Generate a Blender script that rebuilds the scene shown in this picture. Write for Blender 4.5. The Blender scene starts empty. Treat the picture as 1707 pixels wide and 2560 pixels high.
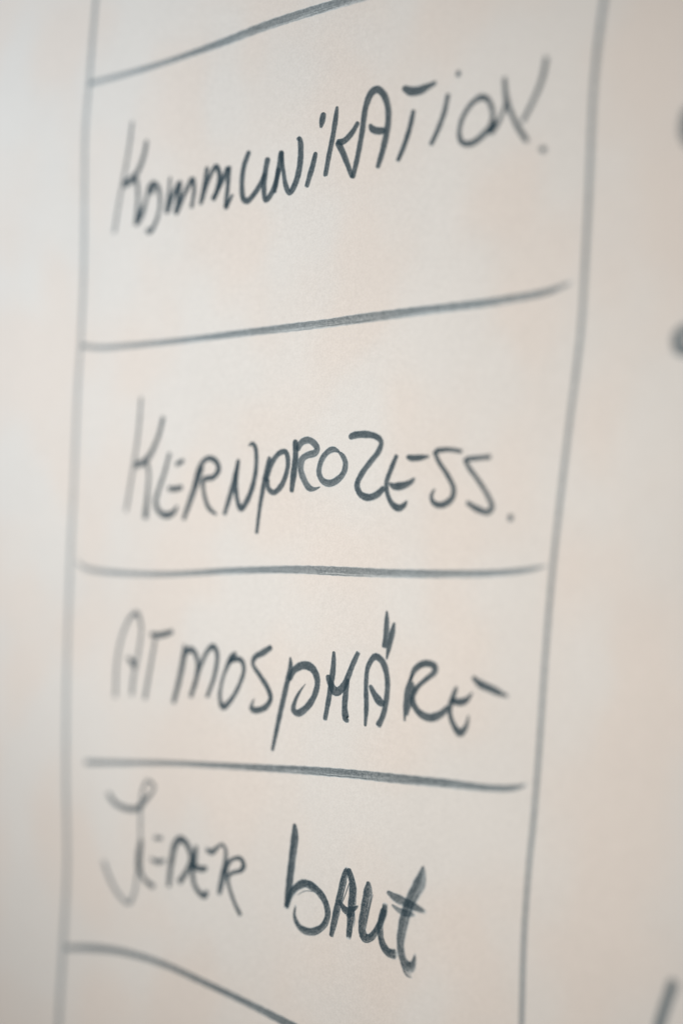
import bpy, bmesh, math, random
from mathutils import Vector

# ---------------------------------------------------------------- camera, world, lamps
scene = bpy.context.scene
COL = scene.collection
CAM_LOC = (0.30154, -0.45661, 0.03649)
CAM_ROT = (1.504103, -0.057807, 0.587502)
FOCUS = 0.55

cam_data = bpy.data.cameras.new('camera')
cam_data.sensor_fit = 'VERTICAL'
cam_data.sensor_height = 36.0
cam_data.sensor_width = 24.0
cam_data.lens = 50.0
cam_data.clip_start = 0.01
cam_data.clip_end = 50.0
cam_data.dof.use_dof = True
cam_data.dof.focus_distance = FOCUS
cam_data.dof.aperture_fstop = 1.24
cam_data.dof.aperture_blades = 0
cam = bpy.data.objects.new('camera', cam_data)
cam.location = CAM_LOC
cam.rotation_euler = CAM_ROT
COL.objects.link(cam)
scene.camera = cam

world = bpy.data.worlds.new('World')
scene.world = world
world.use_nodes = True
bg = world.node_tree.nodes['Background']
bg.inputs['Color'].default_value = (1.0, 0.78, 0.61, 1)
bg.inputs['Strength'].default_value = 0.09


def area(name, loc, target, size, energy, color):
    d = bpy.data.lights.new(name, 'AREA')
    d.shape = 'RECTANGLE'
    d.size, d.size_y = size
    d.energy = energy
    d.color = color
    o = bpy.data.objects.new(name, d)
    o.location = loc
    o.rotation_euler = (Vector(target) - Vector(loc)).to_track_quat('-Z', 'Y').to_euler()
    COL.objects.link(o)
    return o


area('window_lamp', (-0.320, -0.348, 0.155), (-0.192, 0, 0.093), (0.25, 0.25), 0.87, (0.79, 0.895, 0.985))
area('added_warm_fill', (0.015, -0.42, -0.03), (0.01, 0, -0.02), (0.25, 0.25), 1.44, (1.0, 0.926, 0.853))  # added warm fill near the sheet; its falloff imitates lens vignetting

scene.view_settings.view_transform = 'Standard'
scene.view_settings.look = 'None'
scene.view_settings.exposure = 0.0
scene.view_settings.gamma = 1.0
scene.render.engine = 'CYCLES'
scene.cycles.transparent_max_bounces = 24
scene.cycles.max_bounces = 6


# ---------------------------------------------------------------- the slack sheet of paper
def h(x, z):
    """height in mm of the slack paper towards the room, x and z in mm on the sheet"""
    w = 0.34 * math.sin(x / 21.0 + 0.6 * math.sin(z / 47.0)) + 0.30 * math.sin(z / 33.0 + x / 60.0 + 1.1)
    w += 0.45 * math.sin((x + 0.35 * z) / 38.0 + 2.0) + 0.10 * math.sin(x / 9.0 - z / 26.0)
    return w


def new_mat(name):
    m = bpy.data.materials.new(name)
    m.use_nodes = True
    m.node_tree.nodes.clear()
    return m, m.node_tree.nodes, m.node_tree.links


def math_node(nt, links, op, a, b=None, clamp=False):
    n = nt.new('ShaderNodeMath')
    n.operation = op
    n.use_clamp = clamp
    for i, v in enumerate((a, b)):
        if v is None:
            continue
        if isinstance(v, (int, float)):
            n.inputs[i].default_value = v
        else:
            links.new(v, n.inputs[i])
    return n.outputs[0]


def noise(nt, links, vec, scale, detail=2.0, rough=0.5):
    n = nt.new('ShaderNodeTexNoise')
    n.inputs['Scale'].default_value = scale
    n.inputs['Detail'].default_value = detail
    n.inputs['Roughness'].default_value = rough
    links.new(vec, n.inputs['Vector'])
    return n.outputs['Fac']


def map_range(nt, links, v, a, b, c, d, smooth=False):
    n = nt.new('ShaderNodeMapRange')
    if smooth:
        n.interpolation_type = 'SMOOTHSTEP'
    links.new(v, n.inputs['Value'])
    for k, q in zip(('From Min', 'From Max', 'To Min', 'To Max'), (a, b, c, d)):
        n.inputs[k].default_value = q
    return n.outputs['Result']


def paper_material():
    m, nt, li = new_mat('uncoated_paper')
    out = nt.new('ShaderNodeOutputMaterial')
    bs = nt.new('ShaderNodeBsdfPrincipled')
    li.new(bs.outputs[0], out.inputs['Surface'])
    tc = nt.new('ShaderNodeTexCoord').outputs['Object']
    # cloudy formation of the pulp, and a faint uneven warm tone
    cloud = noise(nt, li, tc, 16.0, 3.0, 0.5)
    mp = nt.new('ShaderNodeMapping')
    mp.inputs['Location'].default_value = (3.1, 0.4, 7.7)
    mp.inputs['Scale'].default_value = (1.0, 1.0, 0.75)
    li.new(tc, mp.inputs['Vector'])
    tone = noise(nt, li, mp.outputs[0], 25.0, 1.5, 0.4)
    fibre = noise(nt, li, tc, 1500.0, 3.0, 0.6)
    speck = noise(nt, li, tc, 420.0, 2.0, 0.6)
    mix = nt.new('ShaderNodeMix')
    mix.data_type = 'RGBA'
    li.new(map_range(nt, li, tone, 0.38, 0.64, 0.0, 1.0, True), mix.inputs['Factor'])
    mix.inputs['A'].default_value = (0.784, 0.784, 0.768, 1)
    mix.inputs['B'].default_value = (0.796, 0.759, 0.721, 1)
    g = math_node(nt, li, 'ADD', map_range(nt, li, fibre, 0.25, 0.75, 0.935, 1.065), map_range(nt, li, cloud, 0.3, 0.7, -0.020, 0.020))
    g = math_node(nt, li, 'ADD', g, map_range(nt, li, speck, 0.3, 0.7, -0.022, 0.022))
    mul = nt.new('ShaderNodeVectorMath')
    mul.operation = 'SCALE'
    li.new(mix.outputs['Result'], mul.inputs[0])
    li.new(g, mul.inputs['Scale'])
    li.new(mul.outputs[0], bs.inputs['Base Color'])
    bs.inputs['Roughness'].default_value = 0.85
    bs.inputs['Specular IOR Level'].default_value = 0.15
    bump = nt.new('ShaderNodeBump')
    bump.inputs['Strength'].default_value = 0.4
    bump.inputs['Distance'].default_value = 0.00008
    li.new(math_node(nt, li, 'ADD', fibre, speck), bump.inputs['Height'])
    li.new(bump.outputs[0], bs.inputs['Normal'])
    return m


def ink_material():
    m, nt, li = new_mat('marker_ink')
    out = nt.new('ShaderNodeOutputMaterial')
    mixs = nt.new('ShaderNodeMixShader')
    tr = nt.new('ShaderNodeBsdfTransparent')
    tr.inputs['Color'].default_value = (0.91, 0.965, 1.0, 1)
    df = nt.new('ShaderNodeBsdfDiffuse')
    df.inputs['Color'].default_value = (0.050, 0.084, 0.108, 1)
    li.new(tr.outputs[0], mixs.inputs[1])
    li.new(df.outputs[0], mixs.inputs[2])
    li.new(mixs.outputs[0], out.inputs['Surface'])
    uv = nt.new('ShaderNodeUVMap')
    uv.uv_map = 'UVMap'
    sep = nt.new('ShaderNodeSeparateXYZ')
    li.new(uv.outputs[0], sep.inputs[0])
    tc = nt.new('ShaderNodeTexCoord').outputs['Object']

    def attr(n):
        a = nt.new('ShaderNodeAttribute')
        a.attribute_name = n
        return a.outputs['Fac']
    ink, dry, seed, tail, heel = attr('ink'), attr('dry'), attr('seed'), attr('tail'), attr('heel')
    # bristle streaks that run along the stroke
    cmb = nt.new('ShaderNodeCombineXYZ')
    li.new(math_node(nt, li, 'MULTIPLY', sep.outputs[0], 0.035), cmb.inputs[0])
    li.new(math_node(nt, li, 'MULTIPLY', sep.outputs[1], 2.6), cmb.inputs[1])
    li.new(seed, cmb.inputs[2])
    streak = noise(nt, li, cmb.outputs[0], 1.6, 3.0, 0.65)
    streak = map_range(nt, li, streak, 0.40, 0.58, 0.0, 1.0, True)
    # the heel of the chisel tip (lower right side) presses less, so it skips first
    streak = math_node(nt, li, 'MULTIPLY', streak, map_range(nt, li, heel, -0.35, 0.75, 0.12, 1.15, True))
    grain = noise(nt, li, tc, 1500.0, 3.0, 0.65)
    mott = noise(nt, li, tc, 330.0, 2.0, 0.5)
    grain = map_range(nt, li, grain, 0.36, 0.66, -0.5, 0.5)
    mott = map_range(nt, li, mott, 0.3, 0.7, -0.5, 0.5)
    # ink where the tip pressed: base - dry*streak + grain
    a = math_node(nt, li, 'SUBTRACT', 1.0, math_node(nt, li, 'MULTIPLY', math_node(nt, li, 'MULTIPLY', dry, 0.80), streak))
    gr = math_node(nt, li, 'MULTIPLY', grain, math_node(nt, li, 'ADD', math_node(nt, li, 'MULTIPLY', dry, 0.60), 0.16))
    a = math_node(nt, li, 'ADD', a, gr)
    a = math_node(nt, li, 'ADD', a, math_node(nt, li, 'MULTIPLY', mott, 0.14))
    a = math_node(nt, li, 'MULTIPLY', a, ink, clamp=True)
    edge = math_node(nt, li, 'ABSOLUTE', sep.outputs[1])
    edge = math_node(nt, li, 'ADD', edge, math_node(nt, li, 'MULTIPLY', grain, 0.16))
    a = math_node(nt, li, 'MULTIPLY', a, map_range(nt, li, edge, 0.78, 1.02, 1.0, 0.0, True))
    # the felt lifts off unevenly: ragged, bristly ends on the dry strokes
    cmb2 = nt.new('ShaderNodeCombineXYZ')
    li.new(math_node(nt, li, 'MULTIPLY', sep.outputs[1], 4.5), cmb2.inputs[1])
    li.new(seed, cmb2.inputs[2])
    rag = map_range(nt, li, noise(nt, li, cmb2.outputs[0], 1.3, 2.0, 0.6), 0.35, 0.68, 0.0, 2.6)
    left = math_node(nt, li, 'SUBTRACT', tail, math_node(nt, li, 'MULTIPLY', rag, dry))
    a = math_node(nt, li, 'MULTIPLY', a, map_range(nt, li, left, -0.15, 0.25, 0.0, 1.0, True))
    li.new(a, mixs.inputs[0])
    return m


PAPER = paper_material()
INK = ink_material()


def build_sheet():
    x0, x1, z0, z1, nx, nz = -340.0, 340.0, -520.0, 470.0, 270, 390
    verts, faces = [], []
    for j in range(nz + 1):
        for i in range(nx + 1):
            x = x0 + (x1 - x0) * i / nx
            z = z0 + (z1 - z0) * j / nz
            verts.append((x / 1000, -h(x, z) / 1000, z / 1000))
    for j in range(nz):
        for i in range(nx):
            k = j * (nx + 1) + i
            faces.append((k, k + 1, k + nx + 2, k + nx + 1))
    me = bpy.data.meshes.new('flip_chart_sheet')
    me.from_pydata(verts, [], faces)
    me.polygons.foreach_set('use_smooth', [True] * len(faces))
    me.materials.append(PAPER)
    o = bpy.data.objects.new('flip_chart_sheet', me)
    so = o.modifiers.new('thickness', 'SOLIDIFY')
    so.thickness = 0.00012
    so.offset = -1.0
    COL.objects.link(o)
    return o


sheet = build_sheet()
sheet['label'] = 'off-white paper sheet with handwritten German words in a hand-drawn column of boxes'
sheet['category'] = 'flip chart'


# ---------------------------------------------------------------- marker strokes
# x, z, width in millimetres on the sheet; ink = how dense, dry = how streaky
WORDS = [
  ('Kommunikation.', [
    ('k', [
      (0.7,0.25,[(-117.08,156.23,1.56),(-118.22,144.81,1.66),(-120.31,133.12,1.66),(-122.27,122.43,1.57),(-124.29,108.98,1.67)]),
      (0.81,0.25,[(-108.19,147.82,2.09),(-109.33,141.63,2.29),(-112.8,134.36,2.63),(-116.59,131.06,3.79),(-120.93,129.49,3.4)]),
      (0.81,0.25,[(-116.69,132.41,2.59),(-113.31,131.45,2.38),(-111.63,125.24,1.95),(-111.62,117.76,2.28),(-111.95,111.89,2.69)]),
    ]),
    ('o', [
      (0.81,0.25,[(-111.97,112.16,2.39),(-109.37,116.36,3.43),(-106.64,123.45,1.83),(-105.5,127.65,2.59),(-103.29,129.42,2.71),(-100.57,127.46,2.38),(-99.15,121.6,1.79),(-100.73,113.73,1.98),(-104.3,109.3,2.37),(-106.17,110.94,1.52)]),
      (0.81,0.25,[(-104.54,129.2,2.95),(-103.54,124.66,2.55)]),
    ]),
    ('m', [
      (0.81,0.25,[(-94.3,131.94,1.38),(-94.51,126.7,1.78),(-95.38,116.75,2.58)]),
      (0.81,0.25,[(-95.36,116.48,2.55),(-92.11,124.52,2.52),(-88.85,129.89,2.66)]),
      (0.81,0.25,[(-88.87,130.15,2.54),(-89.44,122.33,2.74),(-90.39,116.08,2.75)]),
      (0.809,0.25,[(-90.39,116.08,2.5),(-86.01,124.83,2.29),(-82.4,131.18,2.65)]),
      (0.799,0.25,[(-82.41,131.34,2.58),(-81.25,126.21,2.08),(-82.25,118.19,2.1)]),
    ]),
    ('m', [
      (0.785,0.25,[(-75.0,135.24,2.21),(-75.83,128.07,2.59),(-77.57,119.45,2.05)]),
      (0.774,0.25,[(-77.0,120.88,1.82),(-73.94,129.54,1.98),(-70.49,135.03,2.45),(-68.49,131.87,2.62),(-68.95,126.25,2.7),(-71.35,121.1,2.5)]),
      (0.764,0.25,[(-71.23,121.2,2.44),(-67.25,128.23,2.43),(-63.92,134.73,2.95)]),
      (0.753,0.25,[(-63.68,134.97,2.57),(-63.87,126.57,2.4),(-64.2,118.4,2.36),(-62.91,120.4,2.01),(-60.87,123.65,1.17)]),
    ]),
    ('u', [
      (0.726,0.25,[(-53.88,140.47,2.58),(-56.17,134.45,2.73),(-56.79,127.18,2.69),(-55.46,121.26,2.87),(-53.53,120.51,2.77),(-49.96,123.7,2.67),(-47.0,128.02,2.5),(-45.75,131.57,1.89)]),
      (0.71,0.25,[(-44.55,137.44,2.83),(-45.45,132.36,2.82),(-45.79,125.56,2.67),(-44.65,120.51,2.3),(-42.4,122.44,2.74),(-40.45,126.57,2.44),(-39.18,133.29,2.19)]),
    ]),
    ('n', [
      (0.71,0.25,[(-38.14,139.79,2.91),(-38.94,133.28,2.79),(-40.55,122.9,1.83)]),
      (0.71,0.25,[(-38.36,139.41,2.34),(-36.99,132.79,1.87),(-35.25,125.97,2.51),(-33.22,123.04,2.55),(-30.86,126.19,3.0),(-29.3,131.66,3.01),(-28.96,137.95,2.85),(-29.48,142.7,2.55),(-30.14,143.99,1.99),(-30.95,142.97,2.1)]),
    ]),
    ('i', [
      (0.71,0.25,[(-21.78,138.36,2.04),(-22.86,133.32,2.77),(-24.22,128.68,2.65),(-25.37,124.59,2.17)]),
      (0.71,0.25,[(-19.14,153.31,2.38),(-19.6,150.31,3.21),(-20.14,147.04,0.83)]),
    ]),
    ('k', [
      (0.71,0.25,[(-13.03,155.2,1.29),(-13.35,151.06,2.48),(-14.25,143.76,2.49),(-15.59,136.07,2.5),(-16.73,128.34,2.27)]),
      (0.71,0.25,[(-2.63,148.58,2.07),(-5.73,144.19,2.72),(-9.32,141.52,2.86),(-12.67,141.73,1.89)]),
      (0.71,0.25,[(-12.43,141.71,2.24),(-10.07,138.87,2.92),(-7.06,133.68,2.55),(-3.89,127.35,1.92)]),
    ]),
    ('a', [
      (0.71,0.25,[(-3.88,127.16,2.33),(-2.22,134.96,2.56),(-0.8,144.06,2.67),(0.31,154.29,2.91),(2.52,159.05,3.41),(4.99,159.99,3.0),(7.63,158.27,3.01),(9.99,153.94,2.87),(10.73,147.87,2.9),(9.46,138.89,2.93),(7.12,130.29,2.26)]),
      (0.71,0.25,[(2.35,147.37,1.29),(3.98,145.28,2.97),(6.79,144.46,3.02),(9.74,144.54,2.8)]),
    ]),
    ('t', [
      (0.71,0.25,[(16.14,159.88,2.45),(20.02,158.14,3.67),(23.85,158.22,3.65),(27.57,159.46,2.54),(30.83,160.58,1.57)]),
      (0.71,0.25,[(21.57,151.43,2.05),(20.45,145.22,2.33),(18.32,138.34,2.34),(15.78,132.47,2.07)]),
    ]),
    ('i', [
      (0.71,0.25,[(35.92,156.26,1.86),(34.75,149.84,2.14),(32.5,143.56,2.15),(29.56,137.64,2.02)]),
      (0.6,0.25,[(39.68,164.15,2.09),(39.49,161.54,2.09)]),
    ]),
    ('o', [
      (0.71,0.25,[(52.31,152.68,1.92),(49.65,153.77,2.51),(45.63,151.59,2.05),(42.29,146.6,1.85),(41.45,141.18,1.93),(42.87,138.13,2.32),(46.59,137.6,2.56),(51.1,140.15,2.62),(54.45,143.99,2.19),(54.51,148.48,1.83),(52.3,152.9,2.02),(50.16,153.96,2.14)]),
      (0.71,0.25,[(55.1,145.75,1.91),(54.77,143.07,2.58),(53.15,140.47,2.57)]),
    ]),
    ('n', [
      (0.71,0.25,[(60.03,152.11,1.53),(58.35,146.87,1.54),(56.09,142.54,1.79),(54.2,140.19,1.65)]),
      (0.71,0.25,[(58.45,160.25,1.58),(59.92,152.12,2.14),(62.98,145.67,1.82),(65.89,141.05,2.11),(69.3,136.65,1.87)]),
      (0.7,0.25,[(74.59,165.93,1.95),(73.3,158.17,1.85),(70.13,150.5,1.74),(66.61,143.67,1.75)]),
    ]),
    ('full_stop', [
      (0.72,0.25,[(75.55,134.99,2.69),(74.91,132.7,2.69)]),
    ]),
  ]),
  ('Kernprozess.', [
    ('k', [
      (0.7,0.25,[(-104.56,40.15,1.51),(-105.41,24.42,1.61),(-107.69,8.5,1.61),(-110.6,-9.52,1.62)]),
      (0.81,0.25,[(-91.57,32.55,2.17),(-94.17,23.42,2.13),(-99.9,13.91,2.7),(-106.68,10.48,3.13)]),
      (0.81,0.25,[(-100.37,13.34,2.44),(-98.51,8.6,1.86),(-98.61,-0.08,2.05),(-99.41,-11.82,3.28)]),
    ]),
    ('e', [
      (0.81,0.25,[(-87.22,17.67,1.74),(-89.81,8.66,1.94),(-92.9,0.37,2.15),(-93.87,-4.03,2.44),(-91.54,-7.88,2.67),(-87.27,-8.86,3.21),(-83.54,-6.93,2.35),(-81.83,-4.12,1.45)]),
      (0.81,0.25,[(-83.89,12.55,2.39),(-79.22,14.98,2.06)]),
      (0.81,0.25,[(-87.66,2.38,2.44),(-83.36,2.6,2.59),(-79.3,3.82,2.14)]),
    ]),
    ('r', [
      (0.798,0.25,[(-69.5,13.25,2.54),(-72.86,4.57,3.1),(-78.52,-10.24,2.21)]),
      (0.779,0.25,[(-73.85,3.96,1.79),(-70.64,13.17,2.41),(-66.8,16.42,2.46),(-62.73,15.53,2.69),(-61.01,12.51,2.71),(-63.34,9.05,2.6),(-68.62,7.41,2.51),(-68.19,2.28,2.01),(-65.25,-3.8,2.24),(-60.7,-6.4,1.27)]),
    ]),
    ('n', [
      (0.749,0.25,[(-50.89,17.18,2.03),(-52.61,8.16,2.86),(-57.01,-6.35,2.18)]),
      (0.732,0.25,[(-51.11,15.51,1.82),(-51.63,8.23,2.17),(-50.71,1.05,2.48),(-48.5,-2.76,2.75),(-45.46,0.96,2.78),(-42.68,8.38,2.57),(-41.81,17.15,2.28),(-42.95,22.71,2.24),(-44.45,23.75,1.81),(-46.33,22.61,0.97)]),
    ]),
    ('p', [
      (0.712,0.25,[(-35.29,19.26,2.08),(-37.36,9.13,2.59),(-39.01,-1.65,2.1),(-40.02,-12.43,1.74)]),
      (0.71,0.25,[(-36.57,8.78,1.81),(-33.78,17.12,2.58),(-30.25,21.0,2.42),(-27.52,21.37,2.52),(-26.19,17.62,2.42),(-26.96,12.32,2.37),(-29.18,7.7,2.68),(-32.54,5.01,2.58),(-35.16,6.44,2.4),(-35.66,10.48,1.86)]),
    ]),
    ('r', [
      (0.75,0.25,[(-23.24,26.73,2.76),(-22.71,19.86,3.0),(-23.25,12.58,3.24),(-23.82,5.48,2.04)]),
      (0.6,0.4,[(-22.12,22.3,2.5),(-20.35,25.41,3.01),(-17.5,26.74,3.01),(-14.53,25.87,3.02),(-12.54,23.68,2.81),(-13.54,21.95,3.17),(-17.12,20.81,2.92),(-19.46,19.06,3.18),(-19.98,15.62,3.11),(-18.41,11.72,3.01),(-15.34,8.14,2.89),(-12.88,7.93,1.75),(-9.78,9.08,0.3)]),
    ]),
    ('o', [
      (0.62,0.4,[(-2.07,23.14,1.17),(-5.22,23.81,2.61),(-8.46,21.87,2.67),(-10.63,18.24,2.65),(-11.05,14.24,2.71),(-9.11,11.4,2.86),(-5.76,10.65,3.18),(-2.03,12.43,2.97),(0.54,15.45,2.68),(1.0,19.01,2.66),(-0.53,21.66,2.16),(-2.89,23.28,0.73)]),
    ]),
    ('z', [
      (0.71,0.25,[(1.8,28.78,2.54),(4.77,29.92,2.96),(10.33,30.42,2.93),(14.53,29.76,2.61),(16.64,27.95,2.31),(15.84,24.62,2.57),(12.07,19.74,2.54),(8.48,14.83,2.6),(6.99,10.82,2.75),(8.77,7.64,2.91),(12.57,6.65,3.12),(16.15,8.02,2.94),(19.57,11.18,2.51)]),
    ]),
    ('e', [
      (0.71,0.25,[(23.97,23.72,1.99),(21.86,18.31,2.27),(20.18,12.9,2.19),(20.88,8.61,2.04),(23.27,4.95,2.57),(26.03,3.74,3.04),(28.27,4.88,2.33),(29.6,7.0,0.64)]),
      (0.71,0.25,[(21.31,12.74,1.22),(23.63,11.71,3.05),(27.73,12.4,3.05),(30.9,14.07,2.05),(32.31,15.69,0.87)]),
      (0.71,0.25,[(27.93,23.25,1.76),(30.26,22.78,2.67),(33.49,23.08,2.66),(37.99,23.94,0.81)]),
    ]),
    ('s', [
      (0.71,0.25,[(51.23,26.46,1.7),(45.45,26.85,1.94),(39.7,26.03,2.18)]),
      (0.71,0.25,[(39.58,26.21,2.28),(41.56,22.47,1.87),(45.64,17.58,2.11),(48.66,12.65,2.17),(48.01,8.85,2.57),(43.86,6.26,2.76),(40.6,7.08,2.2),(39.67,9.37,1.69),(41.0,12.31,0.63)]),
    ]),
    ('s', [
      (0.71,0.25,[(62.95,25.35,1.91),(57.61,24.54,2.03),(52.38,23.83,2.16)]),
      (0.71,0.25,[(52.2,24.1,2.09),(54.0,21.2,1.95),(58.26,16.62,1.93),(62.56,11.4,1.95),(64.67,7.42,2.24),(63.3,5.36,2.36),(58.59,6.22,2.53),(53.99,8.4,1.75)]),
    ]),
    ('full_stop', [
      (0.72,0.25,[(72.48,5.41,2.3),(72.05,2.63,2.31)]),
    ]),
  ]),
  ('Atmosphäre', [
    ('a', [
      (0.62,0.25,[(-111.61,-90.21,1.79),(-111.5,-72.62,1.77),(-108.62,-60.55,1.68),(-104.66,-53.68,1.98),(-101.7,-52.2,2.48),(-99.0,-57.08,1.77),(-99.78,-69.29,1.73),(-101.84,-79.53,1.91),(-102.17,-88.16,1.94)]),
      (0.81,0.25,[(-106.03,-71.73,1.45),(-103.38,-73.12,2.89),(-100.98,-76.09,2.61)]),
    ]),
    ('t', [
      (0.81,0.25,[(-93.96,-60.15,2.34),(-88.39,-59.83,2.76),(-80.76,-57.13,2.3)]),
      (0.62,0.25,[(-90.71,-61.46,1.7),(-92.38,-72.62,1.8),(-94.82,-88.64,2.06)]),
    ]),
    ('m', [
      (0.81,0.25,[(-74.48,-61.67,1.57),(-74.64,-67.34,2.72),(-76.47,-77.85,2.68),(-78.92,-87.71,2.29)]),
      (0.801,0.25,[(-75.55,-71.24,1.84),(-73.24,-64.56,2.9),(-69.99,-63.56,2.86),(-67.2,-67.34,2.31),(-66.98,-73.73,2.41),(-69.85,-83.72,2.19)]),
      (0.78,0.25,[(-68.44,-79.31,1.57),(-65.34,-69.75,1.89),(-62.08,-62.88,2.28),(-59.23,-60.47,2.66),(-57.06,-63.25,2.36),(-57.72,-71.83,2.09),(-61.29,-82.49,1.88)]),
    ]),
    ('o', [
      (0.75,0.25,[(-47.36,-61.26,1.47),(-49.48,-63.77,3.05),(-52.1,-68.89,1.91),(-54.02,-74.99,1.66),(-54.47,-81.42,2.07),(-52.75,-84.75,2.9),(-48.72,-81.05,2.24),(-44.64,-73.57,2.04),(-43.08,-67.57,2.18),(-44.57,-64.38,2.52),(-47.83,-64.16,2.7),(-51.29,-66.13,2.06)]),
    ]),
    ('s', [
      (0.715,0.25,[(-29.63,-56.56,2.59),(-33.92,-59.59,2.97),(-37.93,-62.13,2.59),(-38.73,-64.85,2.07),(-34.56,-69.44,2.46),(-30.74,-73.52,2.66),(-29.0,-77.38,2.49),(-31.17,-81.26,2.75),(-36.19,-83.49,2.9),(-38.17,-83.03,2.69),(-37.99,-80.91,1.37),(-37.04,-78.67,0.44)]),
    ]),
    ('p', [
      (0.72,0.25,[(-20.36,-59.3,0.86),(-20.0,-63.13,2.42),(-21.68,-71.99,2.75),(-24.13,-84.33,2.64),(-26.69,-98.64,1.68)]),
      (0.71,0.25,[(-20.37,-68.92,2.02),(-17.91,-64.25,3.04),(-13.55,-61.76,3.71),(-9.29,-62.43,3.72),(-6.71,-66.41,3.01),(-7.42,-72.19,2.8),(-10.98,-78.04,3.12),(-15.26,-81.12,3.22),(-17.32,-80.31,2.73),(-16.82,-76.55,1.96),(-14.83,-72.55,1.31),(-12.1,-68.66,0.21)]),
    ]),
    ('h', [
      (0.71,0.25,[(0.44,-54.09,1.52),(0.5,-60.49,2.67),(-0.57,-71.1,2.65),(-2.19,-82.05,2.07)]),
      (0.7,0.25,[(-2.11,-63.69,2.14),(-0.18,-67.42,3.28),(2.38,-69.75,3.84),(5.57,-67.33,3.18),(7.67,-62.81,2.7),(9.29,-58.39,2.48),(11.89,-52.55,2.14)]),
      (0.71,0.25,[(7.59,-63.82,1.7),(6.93,-69.91,2.74),(6.84,-75.92,2.92),(8.04,-79.72,3.27),(9.05,-79.15,1.72)]),
    ]),
    ('a', [
      (0.71,0.25,[(16.66,-81.03,1.25),(16.71,-73.5,2.39),(15.97,-63.73,2.15),(16.52,-57.73,2.26),(19.5,-53.55,2.92),(22.83,-55.03,3.0),(25.28,-60.73,2.6),(25.58,-68.51,2.55),(24.44,-75.36,2.58),(22.23,-80.26,2.83)]),
      (0.71,0.25,[(17.66,-64.65,1.7),(20.23,-68.19,3.03),(23.18,-70.66,3.58),(25.03,-70.56,2.39)]),
      (0.71,0.25,[(23.52,-35.3,0.77),(23.72,-39.09,2.32),(23.72,-44.16,2.53),(23.04,-49.92,2.08)]),
      (0.71,0.25,[(27.09,-39.36,1.08),(26.58,-42.61,2.48),(25.38,-48.61,2.49),(24.52,-54.2,0.76)]),
    ]),
    ('r', [
      (0.7,0.25,[(36.45,-57.48,1.25),(34.57,-63.96,2.34),(34.04,-70.63,1.96),(34.17,-76.25,0.77)]),
      (0.6,0.25,[(36.75,-60.52,1.61),(36.12,-66.81,2.35),(35.0,-73.97,1.17)]),
      (0.71,0.25,[(35.31,-60.36,1.22),(37.64,-55.37,2.62),(41.47,-52.96,2.85),(45.44,-53.26,2.92),(45.8,-55.31,2.64),(41.9,-59.15,2.09),(38.19,-63.19,2.29),(37.06,-67.43,2.64),(39.65,-71.26,2.95),(44.61,-72.82,3.47),(49.25,-70.83,3.11),(52.65,-67.23,1.86)]),
    ]),
    ('e', [
      (0.71,0.25,[(55.39,-59.39,1.28),(53.76,-64.77,2.49),(53.02,-68.31,2.18),(54.29,-72.67,2.21),(57.7,-76.29,3.15),(60.04,-73.62,2.01),(60.89,-68.94,0.49)]),
      (0.71,0.25,[(53.12,-64.68,1.91),(56.11,-65.16,3.13),(59.19,-64.11,2.63),(62.0,-60.65,0.65)]),
      (0.7,0.25,[(61.41,-54.91,1.78),(64.74,-57.12,3.19),(69.33,-58.3,3.21),(73.06,-59.34,2.34),(76.34,-59.95,0.93)]),
    ]),
  ]),
  ('Jeder', [
    ('j', [
      (0.62,0.25,[(-113.03,-132.34,2.66),(-108.71,-135.78,2.59),(-101.89,-137.01,2.63),(-95.35,-135.67,2.75),(-91.71,-131.59,2.7),(-87.8,-127.34,1.46),(-86.72,-124.4,1.58),(-90.26,-122.6,1.43),(-92.46,-125.51,1.58),(-93.6,-130.72,1.66)]),
      (0.5,0.25,[(-93.85,-130.77,1.6),(-93.48,-140.19,1.74),(-92.99,-150.11,1.58),(-93.67,-162.84,1.68),(-95.49,-174.38,1.74),(-98.03,-177.93,1.87),(-104.83,-174.55,2.04),(-110.28,-168.17,2.16),(-113.74,-162.31,2.2)]),
    ]),
    ('e', [
      (0.81,0.25,[(-92.44,-148.49,2.51),(-93.24,-156.7,3.45),(-92.77,-161.63,3.4),(-91.01,-164.26,2.01),(-87.7,-166.52,2.36),(-83.83,-167.64,2.73)]),
      (0.68,0.25,[(-85.64,-146.45,2.16),(-80.65,-145.59,1.91)]),
      (0.7,0.25,[(-87.01,-155.83,1.93),(-82.56,-156.26,2.4),(-78.89,-154.55,1.98)]),
    ]),
    ('d', [
      (0.81,0.25,[(-75.56,-152.83,2.6),(-76.39,-165.93,2.44)]),
      (0.81,0.25,[(-75.68,-156.33,2.54),(-74.19,-147.59,3.26),(-71.74,-144.01,3.25),(-68.3,-144.86,3.25),(-65.73,-148.72,2.52),(-65.13,-151.52,2.49),(-67.55,-157.47,2.46),(-71.25,-163.0,2.98)]),
    ]),
    ('e', [
      (0.792,0.25,[(-62.67,-144.63,1.81),(-63.31,-151.12,3.3),(-64.01,-156.66,2.59),(-61.97,-162.57,2.45),(-57.19,-165.1,2.86),(-55.66,-162.05,1.93)]),
      (0.79,0.25,[(-65.01,-153.46,3.2),(-59.73,-154.22,2.99),(-56.14,-152.82,2.07)]),
    ]),
    ('r', [
      (0.68,0.25,[(-57.74,-145.26,2.04),(-54.47,-145.85,2.85),(-51.61,-143.19,1.75),(-49.13,-141.44,1.56),(-47.37,-143.22,1.96),(-47.08,-147.48,2.3),(-48.08,-154.94,3.37),(-49.67,-163.05,2.24)]),
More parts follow.
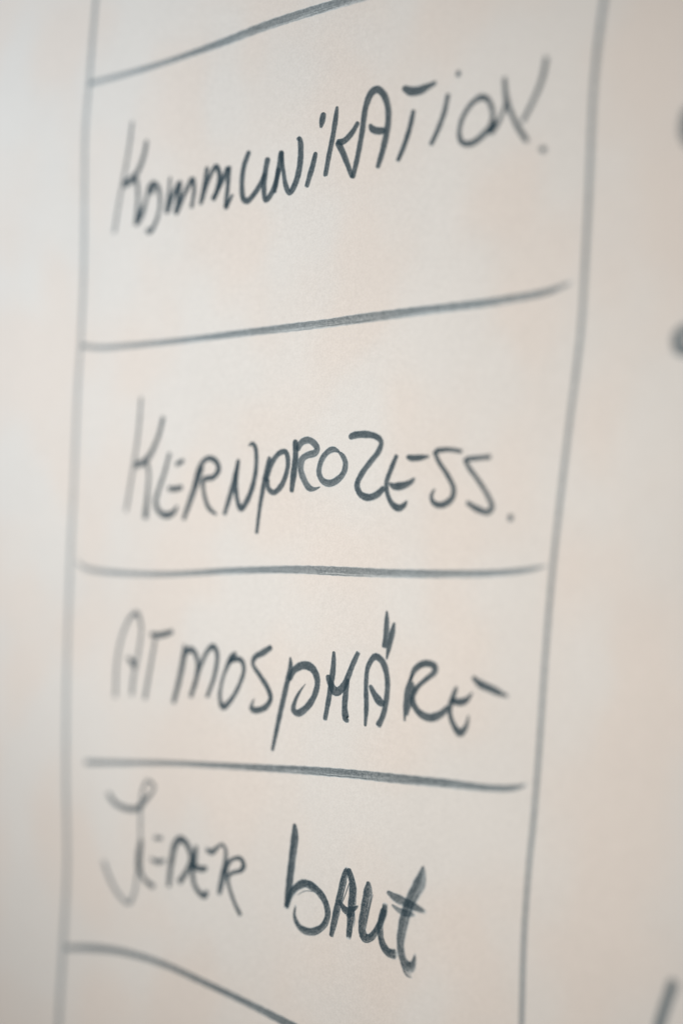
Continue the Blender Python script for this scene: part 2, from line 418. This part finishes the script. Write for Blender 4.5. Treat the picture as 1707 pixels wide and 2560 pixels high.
      (0.747,0.25,[(-47.25,-153.78,3.14),(-45.5,-148.56,2.15),(-42.68,-145.91,1.79),(-39.15,-145.31,2.24),(-37.68,-147.74,2.75),(-38.83,-149.92,2.17),(-43.74,-152.39,1.81),(-45.38,-154.79,2.01),(-43.52,-160.13,1.93),(-40.5,-165.17,2.07),(-37.6,-168.78,2.37)]),
    ]),
  ]),
  ('baut', [
    ('b', [
      (0.8,0.6,[(-13.79,-125.19,1.42),(-13.29,-129.19,3.6),(-13.83,-139.28,3.8),(-14.62,-150.34,3.58),(-15.39,-160.34,2.32)]),
      (0.8,0.65,[(-15.26,-159.87,2.18),(-12.85,-152.74,3.12),(-7.37,-148.09,3.71),(-2.07,-148.71,3.71),(2.8,-152.14,3.21),(4.86,-157.18,2.98),(3.19,-162.31,2.88),(-2.27,-166.22,3.42),(-7.85,-166.04,2.93),(-10.95,-162.49,1.85),(-10.81,-157.24,0.58)]),
      (0.5,0.6,[(-10.4,-153.45,0.28),(-6.63,-150.89,0.55),(-1.7,-150.04,0.38)]),
    ]),
    ('a', [
      (0.8,0.62,[(7.09,-165.79,2.18),(8.5,-157.54,3.36),(10.09,-148.65,3.24),(11.71,-140.22,3.07),(13.21,-136.92,2.53)]),
      (0.8,0.65,[(13.07,-137.03,2.32),(15.57,-143.1,3.52),(15.79,-152.32,3.85),(15.24,-164.73,2.4)]),
      (0.6,0.4,[(14.02,-142.63,0.45),(12.95,-146.26,0.57),(11.32,-151.31,0.45)]),
      (0.5,0.5,[(12.87,-142.06,0.21),(11.52,-147.45,0.37),(10.54,-151.08,0.26)]),
      (0.74,0.3,[(9.73,-150.44,1.26),(13.28,-153.71,3.2),(16.45,-152.5,2.34),(18.93,-150.37,0.39)]),
      (0.5,0.8,[(13.44,-155.66,1.38),(15.65,-155.1,1.54),(17.73,-154.17,0.36)]),
      (0.45,0.6,[(17.16,-153.25,0.28),(17.58,-156.1,0.44),(17.34,-159.54,0.27)]),
    ]),
    ('u', [
      (0.8,0.62,[(22.66,-139.96,1.63),(22.73,-143.5,3.93),(21.69,-151.72,3.91),(21.03,-158.61,3.53),(22.76,-162.17,4.02),(25.45,-161.06,3.24),(28.26,-156.59,2.77),(30.27,-151.3,2.9),(30.77,-146.39,2.37)]),
      (0.6,0.4,[(25.05,-144.42,0.34),(23.93,-150.33,0.51),(22.73,-159.02,0.28)]),
      (0.5,0.5,[(24.49,-146.01,0.26),(23.16,-153.03,0.42),(22.41,-158.68,0.21)]),
      (0.8,0.6,[(30.33,-148.79,3.04),(28.96,-156.21,2.56),(30.87,-162.83,3.24),(33.66,-165.12,3.9),(37.42,-164.9,3.94)]),
      (0.4,0.6,[(30.63,-152.88,0.26),(30.4,-156.27,0.37),(30.87,-159.49,0.22)]),
    ]),
    ('t', [
      (0.64,0.75,[(46.03,-128.76,0.89),(45.21,-134.58,4.98),(41.08,-144.57,4.71),(39.01,-153.32,4.4),(38.48,-161.32,3.48),(40.37,-166.63,3.63),(43.3,-168.26,4.29),(44.46,-166.39,2.69),(44.99,-162.34,0.4)]),
      (0.6,0.5,[(39.02,-167.39,0.77),(41.91,-171.6,0.98),(44.61,-172.04,0.49)]),
      (0.5,0.5,[(40.75,-168.6,0.27),(42.8,-170.95,0.48),(44.51,-170.7,0.23)]),
      (0.6,0.75,[(31.11,-141.95,1.54),(34.92,-143.46,3.7),(40.61,-144.48,3.81),(45.31,-145.42,2.91),(48.56,-145.87,0.96)]),
      (0.5,0.7,[(33.48,-146.45,0.82),(37.36,-148.01,2.57),(41.57,-148.16,2.64),(44.35,-148.11,0.56)]),
    ]),
  ]),
]
LINES = [
  ('horizontal', [
      (0.44,0.8,[(-144.35,173.94,2.24),(-119.36,176.63,2.4),(-95.34,179.79,2.75),(-70.01,184.48,3.46),(-49.92,188.75,3.95),(-25.74,192.58,4.0),(-2.6,195.59,3.89),(24.26,198.16,3.76),(65.47,201.0,3.58)]),
    ]),
  ('horizontal', [
      (0.44,0.8,[(-141.39,61.04,2.09),(-130.27,60.32,2.24),(-111.6,61.61,2.38),(-81.96,64.41,2.66),(-54.43,67.6,3.07),(-27.96,70.46,3.47),(-11.04,72.26,3.57),(0.66,73.83,3.84),(24.17,76.68,3.75),(46.51,79.22,3.36),(64.22,81.59,3.17),(81.44,84.77,2.43),(89.77,87.89,1.0)]),
    ]),
  ('horizontal', [
      (0.44,0.8,[(-138.79,-33.54,1.0),(-133.73,-36.0,2.02),(-121.78,-36.43,2.27),(-86.07,-33.66,2.53),(-57.42,-29.32,2.95),(-39.3,-26.78,3.06),(-17.36,-24.26,3.47),(3.49,-22.67,3.86),(23.69,-21.14,3.48),(46.66,-18.91,3.24),(68.39,-16.22,2.59),(80.78,-13.68,1.99),(87.82,-11.42,0.7)]),
    ]),
  ('horizontal', [
      (0.52,0.8,[(-127.5,-121.59,2.47),(-105.58,-117.77,2.41),(-80.52,-113.27,2.37),(-52.36,-109.2,2.81),(-25.19,-105.29,3.21),(-12.63,-103.5,3.5),(8.53,-100.83,3.74),(28.99,-98.6,3.82),(52.06,-96.17,3.59),(70.32,-94.5,2.78),(79.53,-92.86,2.42),(86.06,-90.3,0.84)]),
    ]),
  ('horizontal', [
      (0.52,0.4,[(-133.97,-207.07,2.43),(-118.16,-203.0,3.23),(-100.43,-200.08,3.09),(-77.61,-199.58,2.94),(-55.2,-201.47,3.16),(-33.61,-203.68,3.34),(-10.28,-206.24,3.88),(17.69,-209.56,4.18),(54.72,-214.84,4.0)]),
    ]),
  ('vertical', [
      (0.37,0.3,[(-139.92,264.29,2.72),(-141.96,211.07,2.45),(-143.01,192.57,2.44),(-143.79,174.78,2.16),(-144.77,153.46,2.15),(-143.23,124.13,2.17),(-141.57,92.98,2.21),(-141.45,63.46,2.22),(-142.13,44.24,2.21),(-142.44,2.01,2.17),(-142.54,-33.51,2.17),(-140.78,-86.94,2.2),(-138.14,-131.54,2.47),(-135.17,-169.06,2.47),(-135.34,-206.38,2.76),(-135.57,-242.46,2.77),(-135.3,-305.46,2.75)]),
    ]),
  ('vertical', [
      (0.43,0.3,[(98.06,226.33,2.15),(94.66,183.08,2.17),(93.38,166.09,2.17),(92.95,151.35,2.01),(93.17,137.57,2.01),(93.72,117.33,2.03),(93.99,96.99,2.03),(94.2,73.64,1.86),(93.63,60.93,1.86),(91.99,34.58,1.86),(89.9,-9.29,1.87),(89.4,-44.88,1.89),(89.46,-74.99,1.9),(89.1,-102.54,1.89),(88.47,-120.15,1.9),(88.44,-145.94,1.91),(89.83,-177.06,1.93),(92.03,-226.64,1.96)]),
    ]),
]
FRAGMENTS = [
  [
      (0.5,0.25,[(133.02,145.05,4.0),(128.38,143.32,4.51),(127.01,139.53,4.69),(128.11,134.0,3.96),(134.09,130.8,3.6)]),
    ],
  [
      (0.5,0.25,[(129.47,66.06,4.08),(129.22,69.5,4.13),(131.58,71.64,4.28),(134.87,72.21,3.81),(139.21,71.21,3.76)]),
      (0.5,0.25,[(128.07,66.03,5.01),(130.91,65.56,4.99),(136.31,64.08,3.49)]),
    ],
  [
      (0.5,0.25,[(144.48,-145.67,4.14),(142.78,-153.08,4.15),(140.65,-162.32,4.18),(137.98,-175.7,3.9)]),
    ],
]


def spline(pts, step=0.3):
    """centripetal Catmull-Rom through (x, z, w)"""
    P = [Vector(p) for p in pts]
    if len(P) == 2:
        P.insert(1, (P[0] + P[1]) / 2)
    P = [P[0] * 2 - P[1]] + P + [P[-1] * 2 - P[-2]]
    out = []
    for i in range(1, len(P) - 2):
        p0, p1, p2, p3 = P[i - 1:i + 3]
        d = [max(1e-4, (b.xy - a.xy).length) ** 0.5 for a, b in ((p0, p1), (p1, p2), (p2, p3))]
        t0, t1 = 0.0, d[0]
        t2 = t1 + d[1]
        t3 = t2 + d[2]
        n = max(3, int((p2.xy - p1.xy).length / step))
        for k in range(n):
            t = t1 + (t2 - t1) * k / n
            a1 = p0 * ((t1 - t) / (t1 - t0)) + p1 * ((t - t0) / (t1 - t0))
            a2 = p1 * ((t2 - t) / (t2 - t1)) + p2 * ((t - t1) / (t2 - t1))
            a3 = p2 * ((t3 - t) / (t3 - t2)) + p3 * ((t - t2) / (t3 - t2))
            b1 = a1 * ((t2 - t) / (t2 - t0)) + a2 * ((t - t0) / (t2 - t0))
            b2 = a2 * ((t3 - t) / (t3 - t1)) + a3 * ((t - t1) / (t3 - t1))
            out.append(b1 * ((t2 - t) / (t2 - t1)) + b2 * ((t - t1) / (t2 - t1)))
    out.append(P[-2])
    return out


rng = random.Random(11)


def stroke_mesh(name, strokes, lift0):
    """all the strokes of one letter as ONE mesh of ribbons that lie on the sheet"""
    V, F, UV, INKA, DRYA, SEED, TAIL, HEEL = [], [], [], [], [], [], [], []
    lift = lift0
    for ink, dry, pts in strokes:
        S = spline(pts)
        n = len(S)
        arc = [0.0]
        for a, b in zip(S, S[1:]):
            arc.append(arc[-1] + (b.xy - a.xy).length)
        tot = arc[-1]
        sd = rng.uniform(0, 90)
        ph = rng.uniform(0, 6.28)
        base = len(V)
        for i, p in enumerate(S):
            t = S[min(n - 1, i + 1)].xy - S[max(0, i - 1)].xy
            if t.length < 1e-6:
                t = Vector((1, 0))
            t.normalize()
            nn = Vector((-t.y, t.x))
            w = max(0.08, p.z) * 0.5
            e = min(arc[i], tot - arc[i])
            capl = min(w * (0.85 if dry < 0.45 else 0.55), tot * 0.3)          # rounded ends of the felt tip
            k = 1.0
            if e < capl:
                k = math.sqrt(max(0.0, 1 - (1 - e / capl) ** 2)) * 0.85 + 0.15
            wob = 1 + 0.035 * math.sin(arc[i] * 1.1 + ph) + rng.uniform(-0.015, 0.015)
            w = w * k * wob
            lf = lift + 0.004 * arc[i] / max(tot, 1)
            for sgn in (1, 0, -1):
                q = p.xy + nn * (w * sgn)
                V.append((q.x / 1000, -(h(q.x, q.y) + lf) / 1000, q.y / 1000))
                UV.append((arc[i], float(sgn)))
                INKA.append(ink)
                DRYA.append(dry)
                SEED.append(sd)
                TAIL.append(tot - arc[i])
                HEEL.append(sgn * (nn.x * 0.8 - nn.y * 0.6))
            if i:
                a = base + 3 * (i - 1)
                F.append((a, a + 1, a + 4, a + 3))
                F.append((a + 1, a + 2, a + 5, a + 4))
        lift += 0.007
    me = bpy.data.meshes.new(name)
    me.from_pydata(V, [], F)
    uvl = me.uv_layers.new(name='UVMap')
    for lp in me.loops:
        uvl.data[lp.index].uv = UV[lp.vertex_index]
    for nm, arr in (('ink', INKA), ('dry', DRYA), ('seed', SEED), ('tail', TAIL), ('heel', HEEL)):
        at = me.attributes.new(nm, 'FLOAT', 'POINT')
        at.data.foreach_set('value', arr)
    me.polygons.foreach_set('use_smooth', [True] * len(F))
    me.materials.append(INK)
    me.update()
    return me, lift


def part(name, me, parent):
    o = bpy.data.objects.new(name, me)
    o.parent = parent
    COL.objects.link(o)
    return o


HEIGHT = 0.020
for kind, strokes in LINES:
    me, _ = stroke_mesh('ruled_line', strokes, HEIGHT)
    part('ruled_line', me, sheet)
    HEIGHT += 0.006

WORD_LABELS = {
    'Kommunikation.': 'handwritten word Kommunikation in the topmost full box',
    'Kernprozess.': 'handwritten word Kernprozess in the second full box',
    'Atmosphäre': 'handwritten word Atmosphäre with two strokes over its second A',
    'Jeder': 'handwritten word Jeder with a looped J in the lowest box',
    'baut': 'bold streaky handwritten word baut in the lowest box',
}
for word, letters in WORDS:
    root = bpy.data.objects.new('handwritten_word', None)
    root.empty_display_size = 0.01
    root.parent = sheet
    root['label'] = WORD_LABELS[word]
    COL.objects.link(root)
    up = 0.07
    for letter, strokes in letters:
        name = 'full_stop' if letter == 'full_stop' else 'letter'
        me, up = stroke_mesh(name, strokes, up)
        part(name, me, root)

for strokes in FRAGMENTS:
    me, _ = stroke_mesh('pen_stroke', strokes, 0.07)
    part('pen_stroke', me, sheet)
